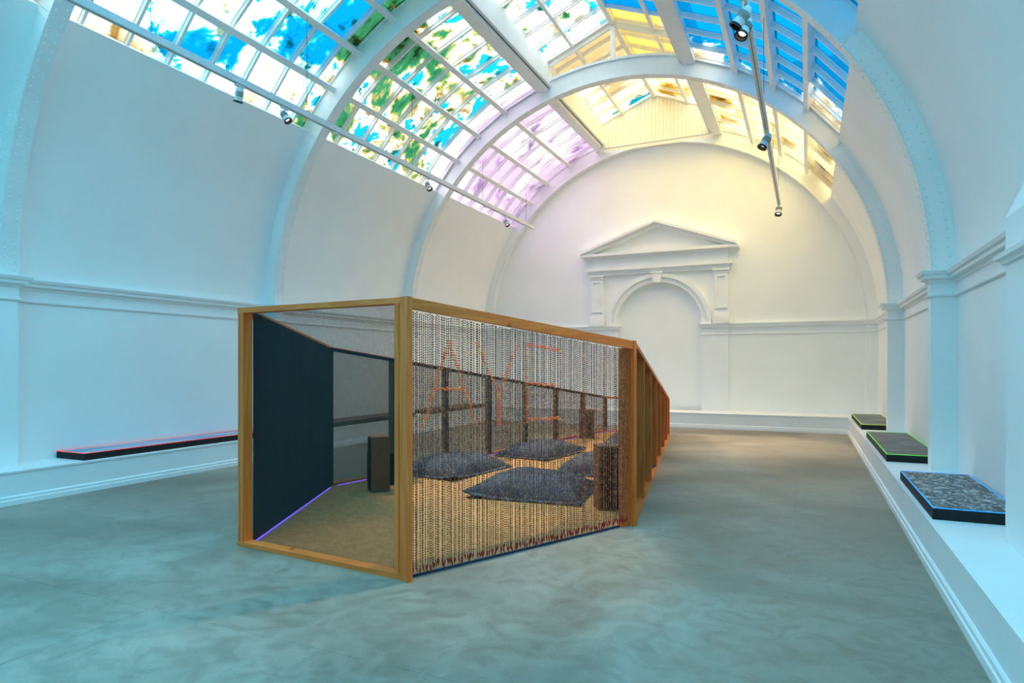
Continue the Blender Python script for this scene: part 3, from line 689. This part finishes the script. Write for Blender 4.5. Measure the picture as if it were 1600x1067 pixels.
cushion((-4.27, 10.55), ang(81), 1.36, 1.00, .25, 2.1, 'dark denim floor cushion lying against the gauze wall in the middle of the enclosure')
cushion((-3.06, 7.30), ang(5), 1.36, 1.02, .29, 3.7, 'big denim blue floor cushion directly behind the bead curtain')
cushion((-2.72, 9.22), ang(4), 1.26, 1.02, .28, 4.4, 'crumpled dark floor cushion half hidden behind the grille fronted speaker')
cushion((-2.98, 11.30), ang(98), 1.22, .92, .24, 5.2, 'dark floor cushion by the stud wall, mostly hidden behind the speaker')
cushion((-3.22, 12.86), ang(96), 1.22, .92, .24, 6.6, 'dark floor cushion close to the far open end of the enclosure')

# ------------------------------------------------------------------ loudspeakers
CONE = noisy('paper_cone', (.02, .022, .03), (.035, .037, .045), scale=20, bump=.1, rough=.7)
DUSTC = plain('cone_cap', (.05, .055, .07), rough=.3)
def speaker(name, p0, p1, depth, h, label, front, body=SPK, low=False):
    """near face runs p0 -> p1 on the floor; local x along it, local y into the depth"""
    p0, p1 = Vector(p0), Vector(p1); wd = (p1 - p0).length; rz = math.atan2(p1.y - p0.y, p1.x - p0.x)
    e = empty(name, (p0.x, p0.y, .004), rz); tag(e, label, 'speaker')
    t = .018
    c = MB().box(0, wd, .012, depth, 0, t).box(0, wd, .012, depth, h - t, h).box(0, t, .012, depth, t, h - t).box(wd - t, wd, .012, depth, t, h - t).box(t, wd - t, depth - t, depth, t, h - t)
    c.build('cabinet', body, e)
    if front == 'grille':
        MB().box(t + .002, wd - t - .002, 0, .03, t + .002, h - t - .002).build('grille', GRILLE, e)
    elif front == 'cones':
        MB().box(t, wd - t, .018, .04, t, h - t).build('baffle', body, e)
        for z, r_ in ((h * .62, wd * .33), (h * .26, wd * .30)):
            u = empty('woofer'); u.parent = e; u.location = (wd / 2, .018, z); u.rotation_euler = (PI / 2, 0, 0)
            MB().lathe([(r_, .0), (r_ + .012, .004), (r_ + .012, .010), (r_ * .95, .012), (r_ * .86, .004)], 24).build('surround', DARKM, u, smooth=True)
            MB().lathe([(r_ * .9, .006), (r_ * .30, -.03), (.0001, -.03)], 24).build('cone', CONE, u, smooth=True)
            MB().lathe([(r_ * .30, -.03), (r_ * .2, -.012), (.0001, -.006)], 24).build('dust_cap', DUSTC, u, smooth=True)
        u = empty('tweeter'); u.parent = e; u.location = (wd * .72, .018, h * .88); u.rotation_euler = (PI / 2, 0, 0)
        MB().lathe([(.035, 0), (.035, .006), (.018, .004), (.0001, .012)], 20).build('dome', DUSTC, u, smooth=True)
    else:
        MB().box(t, wd - t, .012, .03, t, h - t).build('panel', body, e)
        if front == 'side': MB().box(-.012, .004, .03, depth - .02, t, h - t).build('grille', GRILLE, e)
    MB().box(.02, wd - .02, .03, depth - .02, -.002, .001).build('foot', DARKM, e)
    return e
speaker('floor_speaker', (-2.045, 6.727), (-1.792, 6.877), .286, .70, 'brown cabinet speaker with black grille in the corner behind the bead curtain', 'grille')
speaker('floor_speaker', (-4.893, 6.482), (-4.728, 6.644), .269, .69, 'tall plain brown wooden speaker seen through the front gauze', 'side')
speaker('bass_speaker', (-5.44, 7.10), (-4.93, 7.02), .36, .42, 'low wide black bass speaker behind the tall brown speaker', 'grille', body=BLACK)
speaker('floor_speaker', (-4.389, 13.048), (-4.111, 13.176), .27, .62, 'brown speaker with exposed round cones against the gauze wall', 'cones')

# ------------------------------------------------------------------ display plinths on the ledges
def printmat(name, cols, mode):
    m, nt, ns, ls, b = newmat(name); tc = N(nt, 'ShaderNodeTexCoord'); mp = N(nt, 'ShaderNodeMapping'); ls.new(tc.outputs['Object'], mp.inputs[0])
    mp.inputs['Scale'].default_value = {'collage': (9, 6, 1), 'waves': (1.3, 5, 1), 'stripes': (.8, 4, 1), 'panorama': (9, .45, 1)}[mode]
    n = N(nt, 'ShaderNodeTexNoise'); n.inputs['Scale'].default_value = 2.2; n.inputs['Detail'].default_value = 7; n.inputs['Roughness'].default_value = .7; n.inputs['Distortion'].default_value = .8 if mode == 'collage' else .2
    ls.new(mp.outputs[0], n.inputs['Vector']); r = ramp(nt, cols); ls.new(n.outputs[0], r.inputs[0]); src = r.outputs[0]
    if mode == 'collage':
        vo = N(nt, 'ShaderNodeTexVoronoi'); vo.inputs['Scale'].default_value = 1.5; ls.new(mp.outputs[0], vo.inputs['Vector']); r3 = ramp(nt, [(.10, (.16, .085, .05)), (.22, (.10, .06, .04)), (.3, (0, 0, 0))]); ls.new(vo.outputs['Distance'], r3.inputs[0])
        mx = N(nt, 'ShaderNodeMix', data_type='RGBA', blend_type='ADD'); mx.inputs[0].default_value = .8; ls.new(src, mx.inputs[6]); ls.new(r3.outputs[0], mx.inputs[7]); src = mx.outputs[2]
    ls.new(src, b.inputs['Base Color']); b.inputs['Roughness'].default_value = .45
    return m
def plinth(x0, x1, y0, y1, h, pm, em, label):
    e = empty('display_plinth', ((x0 + x1) / 2, (y0 + y1) / 2, ZB)); tag(e, label, 'plinth', 'low black display plinths on the ledges')
    a, b_ = (x1 - x0) / 2, (y1 - y0) / 2
    MB().box(-a, a, -b_, b_, 0, h).build('body', BLACK, e)
    MB().box(-a + .012, a - .012, -b_ + .012, b_ - .012, h, h + .003).build('printed_top', pm, e)
    t = .011
    for q in ((-a, -a + t, -b_, b_), (a - t, a, -b_, b_), (-a + t, a - t, -b_, -b_ + t), (-a + t, a - t, b_ - t, b_)):
        MB().box(*q, h, h + .006).build('edge_strip', em, e)
    return e
PC = printmat('print_collage', [(.38, (.012, .014, .016)), (.47, (.04, .042, .046)), (.53, (.20, .21, .22)), (.60, (.62, .63, .64))], 'collage')
PW = printmat('print_waves', [(.36, (.03, .035, .03)), (.5, (.09, .09, .085)), (.58, (.20, .19, .21)), (.68, (.36, .34, .38))], 'waves')
PS = printmat('print_stripes', [(.36, (.02, .03, .035)), (.46, (.05, .08, .10)), (.54, (.18, .17, .18)), (.64, (.33, .31, .30))], 'stripes')
PP = printmat('print_panorama', [(.34, (.10, .18, .10)), (.42, (.30, .30, .12)), (.48, (.12, .24, .62)), (.55, (.55, .62, .72)), (.66, (.72, .68, .62))], 'panorama')
plinth(.90, 1.50, 5.95, 7.87, .088, PC, glow('blue_edge', (.0, .32, .85), .55), 'black display plinth with blue edged dark collage print beside the wall pier')
plinth(.91, 1.50, 9.24, 12.22, .090, PW, glow('green_edge', (.10, .75, .03), .55), 'black display plinth with green edge and grey wave print, between two pilasters')
plinth(.93, 1.51, 13.57, 16.42, .092, PS, glow('lime_edge', (.45, .68, .02), .55), 'black display plinth with yellow-green edge in the corner by the end wall')
PR_ = printmat('print_red_brown', [(.36, (.05, .02, .018)), (.5, (.14, .06, .05)), (.62, (.24, .13, .11))], 'panorama')
plinth(-8.85, -8.275, 5.10, 8.40, .086, PP, glow('red_edge', (1.0, .06, .04), .8), 'long black display plinth with red edge and blue panorama print, outside the enclosure')
DR = noisy('dull_red_edge', (.25, .05, .04), (.32, .07, .05), scale=5, bump=0)
plinth(-8.85, -8.275, 9.10, 12.60, .086, PR_, DR, 'long black display plinth with dull red top seen through both gauze panels')
plinth(-8.85, -8.275, 13.40, 16.2, .086, PR_, DR, 'long black display plinth with dull red top seen through the bead curtain')

# ------------------------------------------------------------------ lighting tracks and spotlights
TZ, TX = 5.30, 3.09
tracks = []
for sg, y1, lb in ((-1, 16.1, 'long white lighting track hung on cables above the long plinth'), (1, 16.25, 'long white lighting track hung on cables above the three plinths')):
    e = empty('light_track', (XC + sg * TX, 0, TZ)); tag(e, lb, 'light track', 'hanging light tracks')
    MB().box(-.036, .036, -1.0, y1, -.035, .05).build('rail', TRACKM, e)
    MB().box(-.004, .004, -1.0, y1, -.036, -.034).build('slot', DARKM, e)
    for y in ((.9, 4.9, 7.4, 10.2, 13.1, 15.6)):
        rr = math.sqrt((R1) ** 2 - TX ** 2)
        MB().tube((0, y, .035), (0, y, ZS + rr - TZ + .05), .0035, 6).build('cable', DARKM, e)
    tracks.append(e)
LENS = glow('lamp_glow', (1.0, .78, .62), 3.0)
def spot(sg, y, aim, label, power=0, drop=.06, size=1.0, onlyadapt=False, cone=46):
    o = empty('track_spotlight', (XC + sg * TX, y, TZ - .04)); tag(o, label, 'spotlight', 'spotlights on the tracks')
    MB().box(-.02, .02, -.07, .07, -.03, 0).build('adapter', TRACKM, o)
    if onlyadapt: return o
    MB().tube((0, 0, -.03), (0, 0, -.03 - drop), .011, 8).build('stem', TRACKM, o)
    c = Vector((0, 0, -.03 - drop - .03 * size)); dr = (Vector(aim) - (Vector(o.location) + c)).normalized()
    q = dr.to_track_quat('-Z', 'Y')
    hd = empty('lamp_head'); hd.parent = o; hd.location = c; hd.rotation_mode = 'QUATERNION'; hd.rotation_quaternion = q
    s_ = size
    MB().lathe([(.0001, .085 * s_), (.028 * s_, .083 * s_), (.045 * s_, .05 * s_), (.05 * s_, -.06 * s_), (.056 * s_, -.09 * s_)], 20).build('housing', TRACKM, hd, smooth=True)
    for k in range(6): MB().lathe([(.0505 * s_, .03 * s_ - k * .011 * s_), (.053 * s_, .028 * s_ - k * .011 * s_), (.0505 * s_, .026 * s_ - k * .011 * s_)], 20).build('fin', DARKM, hd, smooth=True)
    MB().lathe([(.056 * s_, -.085 * s_), (.06 * s_, -.09 * s_), (.06 * s_, -.11 * s_), (.05 * s_, -.108 * s_), (.046 * s_, -.07 * s_), (.0001, -.068 * s_)], 20).build('bezel', DARKM, hd, smooth=True)
    MB().lathe([(.035 * s_, -.072 * s_), (.0001, -.074 * s_)], 16).build('lens', LENS if power else DARKM, hd)
    if power:
        l = bpy.data.lights.new('spot_beam', 'SPOT'); l.energy = power; l.color = (1, .76, .45); l.spot_size = ang(cone); l.spot_blend = .7; l.shadow_soft_size = .05
        lo = bpy.data.objects.new('spot_beam', l); col.objects.link(lo); lo.parent = hd; lo.location = (0, 0, -.13 * s_)
    return o
WP = 1100
spot(-1, 6.15, (-8.6, 6.6, .4), 'white spotlight under the track turned to the near end of the long plinth', 0)
spot(-1, 6.95, (-3.2, 7.6, 0), 'white spotlight on the track turned toward the enclosure, beside another', WP * 1.0, cone=40)
spot(-1, 8.05, (0, 0, 0), 'bare white track adapter without a lamp', onlyadapt=True)
spot(-1, 10.75, (-3.4, 10.0, 0), 'small white spotlight hanging from the track at the middle riveted rib', WP, .09)
spot(-1, 14.35, (-3.6, 13.2, 0), 'white spotlight near the far end of the track above the long plinth', WP, .09)
spot(-1, 13.25, (0, 0, 0), 'bare white track adapter by the end bay panes', onlyadapt=True)
spot(1, 7.06, (-2.1, 5.2, 1.2), 'white spotlight with lit lamp, upper of a pair on the track', WP * .55, .10, 1.15, cone=40)
spot(1, 6.78, (-4.5, 6.6, 0), 'white finned spotlight hanging lowest of a pair on the track', 0, .12, 1.15)
spot(1, 10.8, (-3.2, 9.6, 0), 'white spotlight alone in the middle of the track above the green edged plinth', WP * .3, .08, 1.3, cone=36)
spot(1, 15.85, (-1.0, 13.6, 0), 'white spotlight at the far tip of the track above the lime edged plinth', WP * .65, .06, 1.3)
